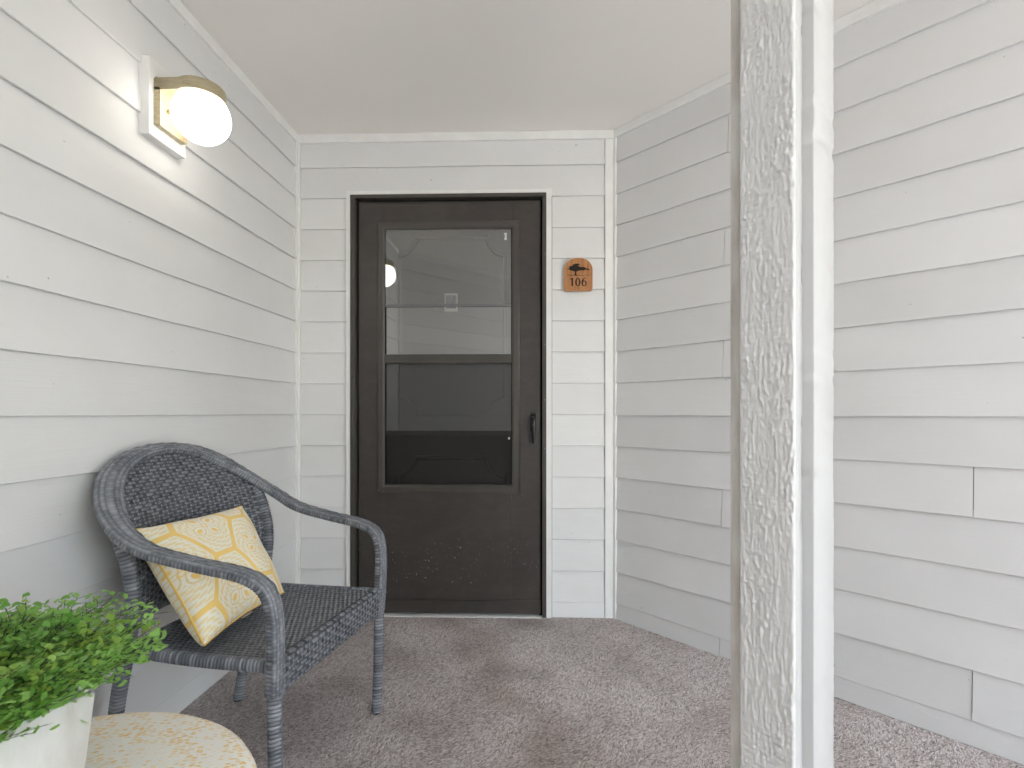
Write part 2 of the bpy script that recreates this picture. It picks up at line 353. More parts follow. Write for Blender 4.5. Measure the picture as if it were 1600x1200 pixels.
# ground, floor, ceiling
boxes('ground', [(-60, 60, -60, 60, -0.6, -0.16)], M_grass, kind='structure')
boxes('bounce_paving', [(0.5, 7.5, -9, -0.2, -0.3, -0.145)], M_conc, kind='structure')  # unseen paving, made wide to bounce daylight into the porch
def poly_slab(name, pts, z0, z1, mat, **k):
    bm = bmesh.new(); a = [bm.verts.new((x, y, z0)) for x, y in pts]; b_ = [bm.verts.new((x, y, z1)) for x, y in pts]
    bm.faces.new(a[::-1]); bm.faces.new(b_)
    for i in range(len(pts)): j = (i + 1) % len(pts); bm.faces.new((a[i], a[j], b_[j], b_[i]))
    bmesh.ops.recalc_face_normals(bm, faces=bm.faces[:])
    me = bpy.data.meshes.new(name); bm.to_mesh(me); bm.free(); return link_mesh(name, me, mat, **k)
OUT = [(-1.5, 0.9), (-1.5, 2.95), (0.5, 2.95), (4.4, -0.95), (2.7, -2.75), (2.1, -2.75)]
CE = [(-1.5, 0.95), (-1.5, 2.95), (0.5, 2.95), (4.55, -1.1), (2.6, -3.05), (2.4, -3.05)]  # unseen outer end lengthened to block high sky and even the light
poly_slab('carpet', OUT, -0.16, -0.004, M_rug, kind='structure')
poly_slab('ceiling', CE, H, H + 0.06, M_ceil, kind='structure')

# carpet pile: short tufts, each with its own tone (uncountable)
def carpet_pile():
    n = 600000
    x = rng.uniform(-1.225, 2.25, n); y = rng.uniform(0.58, 2.54, n)
    keep = (x + y < XC + YB - 0.002) & (x + y > -0.475); x, y = x[keep], y[keep]; n = len(x)
    def vn(px, py, f, sd):
        px = px * f + sd; py = py * f + sd * 1.7; ix = np.floor(px).astype(int); iy = np.floor(py).astype(int); fx = px - ix; fy = py - iy
        fx = fx * fx * (3 - 2 * fx); fy = fy * fy * (3 - 2 * fy)
        h = lambda a, b_: ((np.sin(a * 127.1 + b_ * 311.7 + sd) * 43758.5453) % 1.0)
        return (h(ix, iy) * (1 - fx) + h(ix + 1, iy) * fx) * (1 - fy) + (h(ix, iy + 1) * (1 - fx) + h(ix + 1, iy + 1) * fx) * fy
    a = R(28) + rng.normal(0, 0.55, n) + (vn(x, y, 9, 3) - 0.5) * 1.6
    L = rng.uniform(0.006, 0.012, n); w = rng.uniform(0.0010, 0.0021, n); lift = rng.uniform(0.0003, 0.003, n)
    dx, dy = np.cos(a), np.sin(a); px, py = -dy, dx
    z0 = rng.uniform(-0.004, 0.001, n)
    V = np.empty((n, 4, 3))
    for i, (sl_, sw) in enumerate(((-.5, -1), (-.5, 1), (.5, .5), (.5, -.5))):
        V[:, i, 0] = x + dx * L * sl_ + px * w * sw; V[:, i, 1] = y + dy * L * sl_ + py * w * sw; V[:, i, 2] = z0 + (lift if sl_ > 0 else 0)
    V[:, :, 1] = np.minimum(V[:, :, 1], 2.541)
    F = np.arange(n * 4).reshape(n, 4)
    t = rng.random(n)[:, None]
    pal = np.array([[0.28, 0.24, 0.23], [0.60, 0.53, 0.515], [0.77, 0.71, 0.70], [0.90, 0.87, 0.87]])
    c = np.stack([np.interp(t[:, 0], [0, .3, .65, 1], pal[:, i]) for i in range(3)], 1)
    d = np.abs(x - (-0.42 + (2.5 - y) * 0.46 + (vn(x, y, 5, 8) - .5) * .2)) # trodden brown track
    big = 0.6 * vn(x, y, 3.2, 11) + 0.4 * vn(x, y, 9, 21)
    s = np.clip((big - 0.42) * 2.0, 0, 1) * 0.25 + np.exp(-(d / 0.10) ** 2) * 0.55
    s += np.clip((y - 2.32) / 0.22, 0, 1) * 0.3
    s = np.clip(s, 0, 1)[:, None]
    c = c * (1 - s) + c * np.array([0.75, 0.69, 0.645]) * s
    c = np.repeat(c, 4, axis=0)
    from_np('carpet_pile', V.reshape(-1, 3), F, M_pile, smooth=False, colors=c, kind='stuff',
            label='short grey-brown tufts of the outdoor carpet on the porch floor')
carpet_pile()

# ------------------------------------------------------------------ lap-sided walls
class Wall:
    """local X along the wall, local Y out of it (into the porch), Z up"""
    def __init__(s, name, ox, oy, nx, ny, label):
        s.o = Vector((ox, oy)); s.n = Vector((nx, ny)).normalized(); s.d = Vector((s.n.y, -s.n.x))
        s.e = empty(name, (ox, oy, 0), math.atan2(s.d.y, s.d.x), label=label, cat='wall')
    def s_of(s, x, y): return (Vector((x, y)) - s.o).dot(s.d)
    def s_of_u(s, u):                       # where the line of sight through column u meets this wall
        a, b_ = ray(u); k = s.o.dot(s.n) / (a * s.n.x + b_ * s.n.y); return s.s_of(a * k, b_ * k)
    def board(s, s0, s1, z0, z1, top=0.02):
        s0, s1 = min(s0, s1), max(s0, s1); L = s1 - s0; n = max(1, int(L / 0.22))
        xs = np.linspace(s0, s1, n + 1); jz = np.array([random.gauss(0, 0.0007) for _ in xs]); jy = np.array([random.gauss(0, 0.0006) for _ in xs])
        tilt = random.gauss(0, 0.0008)
        full = (z1 - z0) + top; k = full / (COURSE + 0.02)
        yb = 0.0185; yt = yb - 0.0125 * k; th = 0.0082
        V = []
        for x, a, c in zip(xs, jz, jy):
            zz = z0 + a + tilt * (x - xs.mean())
            V += [(x, yb - th + c, zz), (x, yb - 0.0012 + c, zz), (x, yb + c, zz + 0.0014), (x, (yb + yt) / 2 + c * 1.3, (z0 + z1 + top) / 2), (x, yt, z1 + top), (x, yt - th, z1 + top)]
        m = 6; F = []
        for i in range(n):
            for j in range(m):
                a, b_ = i * m + j, i * m + (j + 1) % m; F.append((a, b_, b_ + m, a + m))
        me = bpy.data.meshes.new('siding_board')
        F2 = [tuple(f) for f in F] + [tuple(range(m))[::-1], tuple(range(n * m, n * m + m))]
        me.from_pydata([tuple(map(float, v)) for v in V], [], F2); me.update()
        bm = bmesh.new(); bm.from_mesh(me); bmesh.ops.recalc_face_normals(bm, faces=bm.faces[:]); bm.to_mesh(me); bm.free()
        return link_mesh('siding_board', me, M_side, s.e)
    def courses(s, s0, s1, zmax=2.33, joints={}, zmin=0.0, skip=None):
        zs = [0.0] + [Z0 + COURSE * i for i in range(15)] + [zmax]
        for i in range(len(zs) - 1):
            a, b_ = zs[i], min(zs[i + 1], zmax)
            if b_ - a < 0.02: continue
            if a < zmin - 1e-6: continue
            top = 0.02 if b_ < zmax - 0.001 else 0.012
            cuts = sorted([min(s0, s1)] + [j for j in joints.get(i, [])] + [max(s0, s1)])
            for p, q in zip(cuts[:-1], cuts[1:]): s.board(p + 0.0009, q - 0.0009, a, b_, top)
    def trim(s, s0, s1, y0, y1, z0, z1, name='trim_board', mat=None, bev=0.0018):
        return boxes(name, [(s0, s1, y0, y1, z0, z1)], mat or M_trim, s.e, bev)

wl = Wall('left_wall', XL, 0.75, 1, 0, 'long wall of off-white lap siding behind the wicker chair and the lit globe lamp')
SLB = wl.s_of(XL, YB)                                   # at the back corner
wl.courses(SLB, 0.0)
wl.trim(SLB + 0.004, -0.002, -0.004, 0.020, 2.332, H - 0.001)
wl.trim(SLB, 0.0, -0.05, -0.012, 0, H, 'sheathing', M_sheath, 0)
wl.trim(SLB + 0.016, SLB + 0.038, -0.004, 0.0195, 0.002, 2.330)

wb = Wall('back_wall', XC, YB, 0, -1, 'back wall of off-white lap siding around the dark storm door')
sb = lambda x: wb.s_of(x, YB)
yf = YB - 0.02
cL0, cL1 = u2x(541.5, yf), u2x(549.5, yf)               # casing left
cR0, cR1 = u2x(852.5, yf), u2x(862, yf)                 # casing right
zc0, zc1 = v2z(304.5, 700, yf), v2z(297.5, 700, yf)     # casing head
tl0, tl1 = XL, XL + 0.028                                # corner stick
tr0 = u2x(945.5, yf)
# courses: full width above the door, cut either side of the casing below it
zs = [0.0] + [Z0 + COURSE * i for i in range(15)] + [2.332]
for i in range(len(zs) - 1):
    a, b_ = zs[i], min(zs[i + 1], 2.332)
    if b_ - a < 0.02: continue
    top = 0.02 if b_ < 2.33 else 0.01
    if a > 2.0: wb.board(sb(tl1 + .001), sb(tr0 - 0.001), a, b_, top)
    else:
        wb.board(sb(tl1 + .001), sb(cL0 - .0015), a, b_, top); wb.board(sb(cR1 + 0.0025), sb(tr0 - 0.002), a, b_, top)
wb.trim(sb(tl0 + .001), sb(tl1), -0.004, 0.024, 0.002, 2.331)
wb.trim(sb(tr0), sb(XC - 0.004), -0.004, 0.021, 0.001, 2.331)
wb.trim(sb(tl1 - 0.02), sb(XC - 0.006), -0.004, 0.0235, 2.332, H - 0.001)
wb.trim(sb(cL0), sb(cL1), -0.004, 0.028, 0.001, zc1, 'door_casing')
wb.trim(sb(cR0), sb(cR1), -0.004, 0.028, 0.001, zc1, 'door_casing')
wb.trim(sb(cL1 + .0002), sb(cR0 - .0002), -0.004, 0.0275, zc0, zc1 - 0.0005, 'door_casing')
wb.trim(sb(XL), sb(cL1), -0.05, -0.012, 0, H, 'sheathing', M_sheath, 0)
wb.trim(sb(cR0), sb(XC), -0.05, -0.012, 0, H, 'sheathing', M_sheath, 0)
wb.trim(sb(cL1 + 0.0005), sb(cR0 - 0.0005), -0.05, -0.012, zc0 + 0.002, H, 'sheathing', M_sheath, 0)

wr = Wall('right_wall', XC, YB, -Q, -Q, 'angled wall of off-white lap siding right of the door, running past the white post')
E = -5.6                                               # far end (towards the outside), unseen, lengthened to even the light
jr = {14: [wr.s_of_u(1140)], 11: [wr.s_of_u(1134)], 8: [wr.s_of_u(1132)], 5: [wr.s_of_u(1522)], 4: [wr.s_of_u(1130)], 1: [wr.s_of_u(1520)], 0: [wr.s_of_u(1127)],
      2: [-2.4], 6: [-2.9], 9: [-2.2], 12: [-2.7]}
jr[5] = [wr.s_of_u(1522)]
wr.courses(E, -0.022, joints=jr)
wr.trim(-0.022, -0.002, -0.004, 0.022, 0.001, 2.331)
wr.trim(E, -0.004, -0.004, 0.022, 2.332, H - 0.0012)
wr.trim(E, 0.0, -0.05, -0.012, 0, H, 'sheathing', M_sheath, 0)

wk = Wall('near_wall', XL, 0.75, Q, Q, 'angled wall of off-white lap siding behind the viewer, mirrored in the storm door glass')
wk.courses(0.035, 4.9)  # unseen outer length added to even the light in the porch
wk.trim(0.002, 0.034, -0.004, 0.022, 0.001, 2.331)
wk.trim(0.003, 4.9, -0.004, 0.022, 2.332, H - 0.0014)
wk.trim(0.0, 4.9, -0.05, -0.012, 0, H, 'sheathing', M_sheath, 0)

# ------------------------------------------------------------------ entry door behind the storm door
yi = YB + 0.065
ed = empty('entry_door', (0, yi, 0), label='dark brown moulded entry door seen through the storm door glass', cat='door')
xa, xb = cL1 + 0.0, cR0 - 0.0
boxes('slab', [(xa + 0.03, xb - 0.03, 0, 0.04, 0.01, zc0 - 0.03)], M_inner, ed, 0.002)
boxes('jamb', [(xa - .001, xa + 0.029, -0.055, 0.06, 0.0, zc0 + .001)], M_inner, ed)
boxes('jamb', [(xb - 0.029, xb + 0.001, -0.055, 0.06, 0.0, zc0 + .001)], M_inner, ed)
boxes('head_jamb', [(xa + .03, xb - .03, -0.055, 0.06, zc0 - 0.029, zc0 + .001)], M_inner, ed)
def ux(u): return u2x(u, yi)
def vz(v): return v2z(v, 700, yi)
def panel_path(x0, x1, z0, z1, r):                     # rectangle with scooped corners
    P = []
    for cx, cz, a0, a1 in ((x0, z1, 0, -90), (x1, z1, 270, 180), (x1, z0, 180, 90), (x0, z0, 90, 0)):
        for i in range(9):
            a = R(a0 + (a1 - a0) * i / 8); P.append((cx + r * math.cos(a), 0, cz + r * math.sin(a)))
    # order: start top edge left end, walk clockwise
    q = [P[8 - i] for i in range(9)]; q2 = [P[9 + i] for i in range(9)]; q3 = [P[18 + i] for i in range(9)]; q4 = [P[27 + i] for i in range(9)]
    return q, q2, q3, q4
def moulding(x0, x1, z0, z1, r, wdt=0.010):
    A = []
    def arc(cx, cz, a0, a1):
        for i in range(11):
            a = R(a0 + (a1 - a0) * i / 10); A.append((cx + r * math.cos(a), cz + r * math.sin(a)))
    arc(x0, z1, -90, 0); arc(x1, z1, 180, 270); arc(x1, z0, 90, 180); arc(x0, z0, 0, 90)
    pts = np.array(A); n = len(pts)
    # profile offset inwards at several widths
    prof = [(0.0, 0.0), (0.002, -0.010), (0.005, -0.003), (0.010, -0.002), (0.013, -0.011), (0.018, -0.006), (0.022, 0.0)]
    nx = np.zeros((n, 2))
    for i in range(n):
        e1 = pts[i] - pts[i - 1]; e2 = pts[(i + 1) % n] - pts[i]
        e1 = e1 / (np.linalg.norm(e1) + 1e-9); e2 = e2 / (np.linalg.norm(e2) + 1e-9)
        n1 = np.array([e1[1], -e1[0]]); n2 = np.array([e2[1], -e2[0]]); m = n1 + n2; m /= max(0.3, np.dot(m, n1)); nx[i] = m
    V = []
    for o, h in prof:
        for i in range(n): V.append((pts[i, 0] + nx[i, 0] * o, h, pts[i, 1] + nx[i, 1] * o))
    from_np('panel_moulding', V, grid_faces(len(prof), n, True), M_inner, ed, smooth=False)
moulding(ux(618), ux(793), vz(655), vz(368), 0.094)
moulding(ux(618), ux(793), vz(905), vz(712), 0.094)
kx, kz = ux(705), vz(473)
bl = []; hw, hh, t = 0.033, 0.045, 0.008
boxes('knocker_frame', [(kx - hw, kx - hw + t, -0.008, 0, kz - hh, kz + hh), (kx + hw - t, kx + hw, -0.008, 0, kz - hh, kz + hh),
      (kx - hw + t, kx + hw - t, -0.0079, 0, kz + hh - t, kz + hh), (kx - hw + t, kx + hw - t, -0.0079, 0, kz - hh, kz - hh + t * 1.6)], M_cream, ed)
boxes('knocker_plate', [(kx - hw + t, kx + hw - t, -0.004, 0, kz - hh + t * 1.6, kz + hh - t)], M_greyplate, ed)
ph = lathe('peephole', [(0.0, 0.006), (0.004, 0.006), (0.006, 0.003), (0.006, 0.0)], M_wht, ed, 16); ph.rotation_euler = (R(90), 0, 0)
ph.location = (kx + 0.004, -0.004, kz + 0.022)

# ------------------------------------------------------------------ storm door
yd = YB - 0.012                                          # face of the leaf
sdr = empty('storm_door', ((cL1 + cR0) / 2, yd, 0), label='dark bronze storm door with a two-sash window and black pull handle', cat='storm door')
ox = (cL1 + cR0) / 2
def X(u): return u2x(u, yd) - ox
def Z(v): return v2z(v, 700, yd)
# surrounding frame (z-bar) screwed over the casing
zt = Z(305.5)
boxes('door_frame', [(X(549.6), X(557.5), -0.022, 0.02, 0.004, Z(311.5))], M_doorframe, sdr, 0.0015)
boxes('door_frame', [(X(847.4), X(853.6), -0.022, 0.02, 0.004, Z(311.5))], M_doorframe, sdr, 0.0015)
boxes('door_frame', [(X(549.6), X(853.6), -0.025, 0.02, Z(311.2), zt)], M_doorframe, sdr, 0.002)
boxes('door_frame', [(X(552.5), X(556.2), -0.027, -0.0222, 0.004, Z(312))], M_doorframe, sdr, 0.001)
boxes('gap_gasket', [(X(557.5), X(561), 0.012, 0.028, 0.004, Z(312)), (X(842.5), X(847.4), 0.012, 0.028, 0.004, Z(312)), (X(557.5), X(848), 0.0121, 0.028, Z(316), Z(311.5))], M_gasket, sdr)
L0, L1, T0, B0 = X(560.2), X(844.6), Z(314.6), Z(957.5)
a0, a1, a2, a3 = X(600.5), X(799.5), Z(357.5), Z(757.5)  # window opening
m0, m1 = Z(553.5), Z(568)
boxes('stile', [(L0, a0, 0, 0.028, B0, T0)], M_door, sdr, 0.0012)
boxes('stile', [(a1, L1, 0, 0.028, B0, T0)], M_door, sdr, 0.0012)
boxes('top_rail', [(a0 + .0001, a1 - .0001, 0.0002, 0.028, a2, T0 - .0002)], M_door, sdr)
boxes('kick_panel', [(a0 + .0001, a1 - .0001, 0.0002, 0.028, Z(937), a3)], M_door, sdr)
boxes('bottom_rail', [(L0 - .0005, L1 + .0005, -0.0035, 0.026, B0, Z(937.5))], M_door, sdr, 0.0015)
# raised bead along the leaf's edge
for q in ((L0 + .004, L0 + .0075, Z(935), T0 - .004), (L1 - .0075, L1 - .004, Z(935), T0 - .004), (L0 + .0075, L1 - .0075, T0 - .0075, T0 - .0042)):
    boxes('edge_bead', [(q[0], q[1], -0.002, 0.001, q[2], q[3])], M_door, sdr, 0.0008)
def ring(name, x0, x1, z0, z1, prof, mat, parent):       # mitred frame: prof = [(inset, y)]
    V = []
    for o, y in prof:
        V += [(x0 + o, y, z0 + o), (x1 - o, y, z0 + o), (x1 - o, y, z1 - o), (x0 + o, y, z1 - o)]
    return from_np(name, V, grid_faces(len(prof), 4, True), mat, parent, smooth=False)
wf = ring('window_frame', X(589.5), X(812), Z(770.5), Z(345.5), [(0, 0.001), (0.0005, -0.004), (0.003, -0.0075), (0.008, -0.0085), (0.020, -0.007), (0.024, -0.0085), (0.029, -0.0085), (0.033, -0.004), (0.0365, -0.003), (0.0375, 0.012)], M_doorframe, sdr)
boxes('mid_rail', [(a0 + .002, a1 - .002, -0.006, 0.02, m1, m0)], M_doorframe, sdr, 0.003)
boxes('mid_rail', [(a0 + .002, a1 - .002, -0.009, 0.0, m1 + 0.006, m1 + 0.011)], M_doorframe, sdr, 0.001)
g0, g1 = X(601.5), X(798.5)
sash_z = Z(476)
def pane(name, x0, x1, y, z0, z1, mat): return boxes(name, [(x0, x1, y, y + 0.0004, z0, z1)], mat, sdr)
def sheet(name, x0, x1, y, z0, z1, mat):
    me = bpy.data.meshes.new(name); me.from_pydata([(x0, y, z0), (x1, y, z0), (x1, y, z1), (x0, y, z1)], [], [(0, 1, 2, 3)]); return link_mesh(name, me, mat, sdr)
sheet('upper_pane', g0, g1, 0.006, sash_z, a2, M_glass)
boxes('sash_rail', [(g0, g1, 0.002, 0.012, Z(478.5), Z(474.5))], M_greyplate, sdr, 0.001)
sheet('lower_pane', g0, g1, 0.014, Z(676), sash_z, M_glass2)
boxes('sash_rail', [(g0, g1, 0.012, 0.022, Z(680.5), Z(673))], M_doorframe, sdr, 0.001)
sheet('insect_screen', g0, g1, 0.0035, a3, m1, M_screen)
boxes('sash_channel', [(a0 - .001, a0 + .003, 0.002, 0.028, a3, a2), (a1 - .003, a1 + .001, 0.002, 0.028, a3, a2)], M_gasket, sdr)
boxes('latch_clip', [(X(788), X(792), 0.001, 0.005, Z(375.5), Z(372)), (X(788.7), X(791.5), 0.0008, 0.005, Z(372), Z(367)), (X(787.6), X(792), 0.0009, 0.005, Z(367), Z(364.5))], M_wht, sdr, 0.0006)
boxes('latch_clip', [(X(794), X(796.5), 0.001, 0.004, Z(686.5), Z(683))], M_cream, sdr, 0.0008)
for u, v in ((591.5, 766), (600, 768), (556, 542), (556, 706), (851, 540), (851, 625), (851, 700), (851, 400), (700, 308.5), (838, 308.5), (610, 308.5)):
    o = lathe('screw_head', [(0.0, 0.0022), (0.0014, 0.0019), (0.0024, 0.0007), (0.0026, 0.0)], M_greyplate, sdr, 10)
    o.rotation_euler = (R(90), 0, 0); o.location = (X(u), -0.0075 if 560 < u < 840 and v > 320 else -0.0225, Z(v))
# handle
hx = X(833); hz0 = Z(647.5); hz1 = Z(692)
boxes('handle_plate', [(hx - 0.0135, hx + 0.0135, -0.006, 0.0, hz0 - 0.085, hz0 + 0.004)], M_black, sdr, 0.0055, 3)
P = [(hx - .001, -0.004, hz0 - 0.012), (hx - .001, -0.022, hz0 - 0.016), (hx, -0.034, hz0 - 0.034), (hx + 0.001, -0.036, hz0 - 0.06), (hx + 0.002, -0.033, hz0 - 0.10), (hx + 0.003, -0.030, hz1)]
sweep('pull_lever', P, (1, 0, 0), [0.013, 0.014, 0.013, 0.011, 0.009, 0.007], [0.011, 0.010, 0.009, 0.008, 0.007, 0.006], M_black, sdr, step=0.003, nr=16)
o = lathe('push_button', [(0.0, 0.012), (0.005, 0.0115), (0.007, 0.009), (0.0075, 0.0)], M_black, sdr, 20); o.rotation_euler = (R(90), 0, 0); o.location = (hx - .001, -0.026, hz0 - 0.012)
boxes('threshold', [(cL1 + .001, cR0 - .001, yd - 0.020, yd + 0.05, 0.0005, 0.0040)], M_trim, label='thin pale threshold strip under the storm door', cat='threshold')

# ------------------------------------------------------------------ number sign
yw = YB - 0.0192
x0, x1 = u2x(881, yw), u2x(925.5, yw); zb, ztop = v2z(455.5, 903, yw), v2z(404.5, 903, yw)
sx = (x0 + x1) / 2; sw = (x1 - x0) / 2; sh = ztop - zb
sg = empty('house_number_sign', (sx, yw, zb), label='small varnished wood sign with a tree and the number 106', cat='sign')
pts = []
r = 0.012
for a in range(180, 271, 15): pts.append((-sw + r + r * math.cos(R(a)), r + r * math.sin(R(a))))
for a in range(270, 361, 15): pts.append((sw - r + r * math.cos(R(a)), r + r * math.sin(R(a))))
zsh = sh * 0.60
for i in range(0, 25):
    a = math.pi * i / 24; pts.append((sw * math.copysign(abs(math.cos(a)) ** 0.9, math.cos(a)), zsh + (sh - zsh) * math.sin(a) ** 0.9))
prism('board', pts, -0.016, 0.0, M_sign, sg, 0.002)
def eng(name, pl, lift=0.0168): return prism(name, [(p[0] * sw, p[1] * sh) for p in pl], -lift, -0.0155, M_burn, sg)
# windswept tree: layered crown, trunk, ground line (x -1..1, z 0..1)
eng('tree_crown', [(-.85, .66), (-.68, .675), (-.60, .70), (-.70, .735), (-.50, .755), (-.38, .765), (-.42, .79), (-.20, .825), (0.0, .825), (.12, .80), (.08, .785), (-.02, .775), (.02, .745), (.22, .715), (.42, .725), (.48, .69), (.62, .675), (.84, .635), (.70, .63), (.50, .64), (.35, .615), (.20, .625), (.02, .61), (-.10, .595), (-.30, .59), (-.45, .615), (-.62, .625), (-.60, .645)])
eng('tree_trunk', [(-.25, .60), (-.24, .54), (-.27, .49), (-.38, .465), (-.02, .465), (-.12, .49), (-.15, .54), (-.10, .60)], 0.0170)
eng('ground_line', [(-.80, .482), (-.70, .468), (-.45, .462), (0, .462), (.45, .466), (.85, .476), (.85, .484), (.45, .474), (.0, .476), (-.4, .474), (-.66, .478), (-.78, .490)], 0.0166)
def digit(name, outl, hole, dx):
    bm = bmesh.new()
    def loop(pl, y): return [bm.verts.new(((p[0] + dx) * sw, y, p[1] * sh)) for p in pl]
    n = len(outl)
    if hole:
        for y in (-0.0168,):
            a = loop(outl, y); b_ = loop(hole, y); c_ = loop(outl, -0.0155); d_ = loop(hole, -0.0155)
            for i in range(n):
                j = (i + 1) % n; bm.faces.new((a[i], a[j], b_[j], b_[i])); bm.faces.new((a[i], c_[i], c_[j], a[j])); bm.faces.new((b_[i], b_[j], d_[j], d_[i]))
    bmesh.ops.recalc_face_normals(bm, faces=bm.faces[:])
    me = bpy.data.meshes.new(name); bm.to_mesh(me); bm.free(); link_mesh(name, me, M_burn, sg)
eng('digit_one', [(-.58, .36), (-.44, .385), (-.36, .395), (-.36, .155), (-.335, .145), (-.50, .145), (-.475, .155), (-.475, .345), (-.58, .345)])
el = lambda cx, cz, rx, rz, n=28: [(cx + rx * math.cos(2 * math.pi * i / n), cz + rz * math.sin(2 * math.pi * i / n)) for i in range(n)]
digit('digit_zero', el(-.03, .265, .19, .128), el(-.03, .265, .085, .108), 0)
digit('digit_six', el(.40, .225, .18, .087), el(.41, .222, .085, .064), 0)
eng('digit_six_stem', [(.22, .225), (.23, .29), (.30, .35), (.40, .385), (.50, .395), (.50, .380), (.42, .36), (.36, .325), (.325, .28), (.32, .23)], 0.0169)
o = lathe('screw_head', [(0.0, 0.0018), (0.0016, 0.0014), (0.0022, 0.0)], M_burn, sg, 10); o.rotation_euler = (R(90), 0, 0); o.location = (0, -0.016, sh * .085)

# ------------------------------------------------------------------ wall lamp
lx = XL
lp = empty('wall_lamp', (lx, 1.603, 1.933), label='lit white globe lamp in a brass bracket high on the left wall', cat='wall lamp')
boxes('mounting_block', [(0.004, 0.042, -0.078, 0.082, -0.092, 0.146)], M_trim, lp, 0.003)
boxes('back_plate', [(0.042, 0.050, -0.056, 0.056, -0.052, 0.094)], M_brassin, lp, 0.002)
# rim of the back plate
for q in ((0.042, 0.062, -0.060, -0.0555, -0.055, 0.06), (0.042, 0.062, 0.0555, 0.060, -0.055, 0.06), (0.042, 0.060, -0.055, 0.055, -0.0555, -0.050)):
    boxes('plate_rim', [q], M_brass, lp, 0.001)
# D-shaped hood: a shell open below
def hood():
    cx, rr, w = 0.150, 0.068, 0.060
    out = [(0.042, -w)]
    a0 = math.asin(w / rr)
    out = [(0.042, -w)] + [(cx + rr * math.cos(a), rr * math.sin(a)) for a in np.linspace(-math.pi + a0 + 0.0, math.pi - a0, 41)] + [(0.042, w)]
    zt_, zb_ = 0.089, 0.052
    V = []; n = len(out)
    for z, s_ in ((zb_, 1.0), (zt_ - 0.004, 1.0), (zt_, 0.985), (zt_, 0.0)):
        for x, y in out:
            V.append(((x - 0.11) * s_ + 0.11, y * s_, z))
    from_np('hood', V, grid_faces(4, n, True), M_brass, lp, smooth=False)
    V = []
    for z, s_ in ((zb_, 1.0), (zb_, 0.965), (zt_ - 0.006, 0.965), (zt_ - 0.006, 0.0)):
        for x, y in out: V.append(((x - 0.11) * s_ + 0.11, y * s_, z))
    from_np('hood_lining', V, grid_faces(4, n, True), M_brassin, lp, smooth=False)
hood()
prof = [(0.045, 0.080), (0.050, 0.070)] + [(0.082 * math.cos(a), 0.082 * math.sin(a)) for a in np.linspace(R(52), R(-89.5), 30)] + [(0.0, -0.082)]
lathe('globe', prof, M_globe, lp, 48, (0.151, 0, 0))
lathe('thumb_screw', [(0, 0.0), (0.004, 0), (0.004, 0.012), (0.0, 0.013)], M_brass, lp, 14, (0.056, -0.012, 0.005)).name = 'thumb_screw'

# ------------------------------------------------------------------ post at the porch opening
px0, py0 = 0.333, 0.887                                   # far left edge of the rough face
PF = empty('porch_post', (px0, py0, 0), R(-45), label='white painted corner post with a rough-sawn face and smooth boards on its right', cat='post')
# local X runs along the rough face (towards the outside), local Y runs away behind it
PW = 0.089
def rough_face():
    zs_ = np.arange(-0.004, H, 0.0021); xs_ = np.linspace(0.0, PW, 62)
    V = []
    for z in zs_:
        for x in xs_:
            wx = x + 0.003 * noise.noise(Vector((x * 25, z * 14, 5.5)))
            g1 = noise.noise(Vector((wx * 240, z * 38, 3.1))); g2 = noise.noise(Vector((wx * 420, z * 95, 8.1))); g3 = noise.noise(Vector((x * 700, z * 420, 7.7)))
            tuft = max(0.0, noise.noise(Vector((x * 150, z * 110, 1.9))) - 0.05)
            amp = 0.6 + 0.9 * max(0, noise.noise(Vector((x * 18, z * 9, 2.2))) + 0.3)
            saw = noise.noise(Vector((x * 35, z * 380, 1.3))) * max(0, noise.noise(Vector((x * 22, z * 10, 9))) + .15)
            h = amp * (0.0017 * g1 + 0.0013 * g2 + 0.0006 * g3 + 0.0028 * tuft) + 0.0030 * saw + 0.0012 * noise.noise(Vector((x * 25, z * 10, 4)))
            edge = min(x, PW - x); fall = min(1.0, edge / 0.004)
            V.append((x, -h * (0.4 + 0.6 * fall) + 0.0035 * (1 - fall) ** 2, z))
    from_np('rough_face', V, grid_faces(len(zs_), len(xs_))[:, ::-1], M_postrough, PF)
rough_face()
def hewn(name, x0, x1, y0, y1, top, mat, amp, sd):             # a board with slightly uneven arrises
    c = 0.0018; out = [(x0 + c, y0), (x1 - c, y0), (x1, y0 + c), (x1, y1 - c), (x1 - c, y1), (x0 + c, y1), (x0, y1 - c), (x0, y0 + c)]
    zs_ = np.linspace(0, top, 420); V = []
    for z in zs_:
        for i, (x, y) in enumerate(out):
            n1 = noise.noise(Vector((i * 3.3 + sd, 0, z * 6))) * amp + noise.noise(Vector((i * 5.1, sd, z * 60))) * amp * 0.5
            ch = max(0, noise.noise(Vector((int(i / 2) * 9.7 + sd, 4, z * 35))) - 0.38) * 0.008     # chips at the corners
            cx_, cy_ = (x0 + x1) / 2, (y0 + y1) / 2
            V.append((x + n1 + (ch if x < cx_ else -ch), y + n1 * .6 + (ch if y < cy_ else -ch), z))
    return from_np(name, V, grid_faces(len(zs_), 8, True)[:, ::-1], mat, PF, smooth=False)
hewn('post_core', 0.001, PW, 0.0045, 0.0329, H - .001, M_postsmooth, 0.0007, 1.0)
hewn('outer_board', PW - 0.075, PW + 0.0172, 0.0336, 0.1315, H - .0015, M_postsmooth, 0.0008, 7.0)
boxes('rear_strip', [(-0.020, -0.0005, 0.010, 0.026, 0, H - .0025)], M_strip, PF, 0.0015)

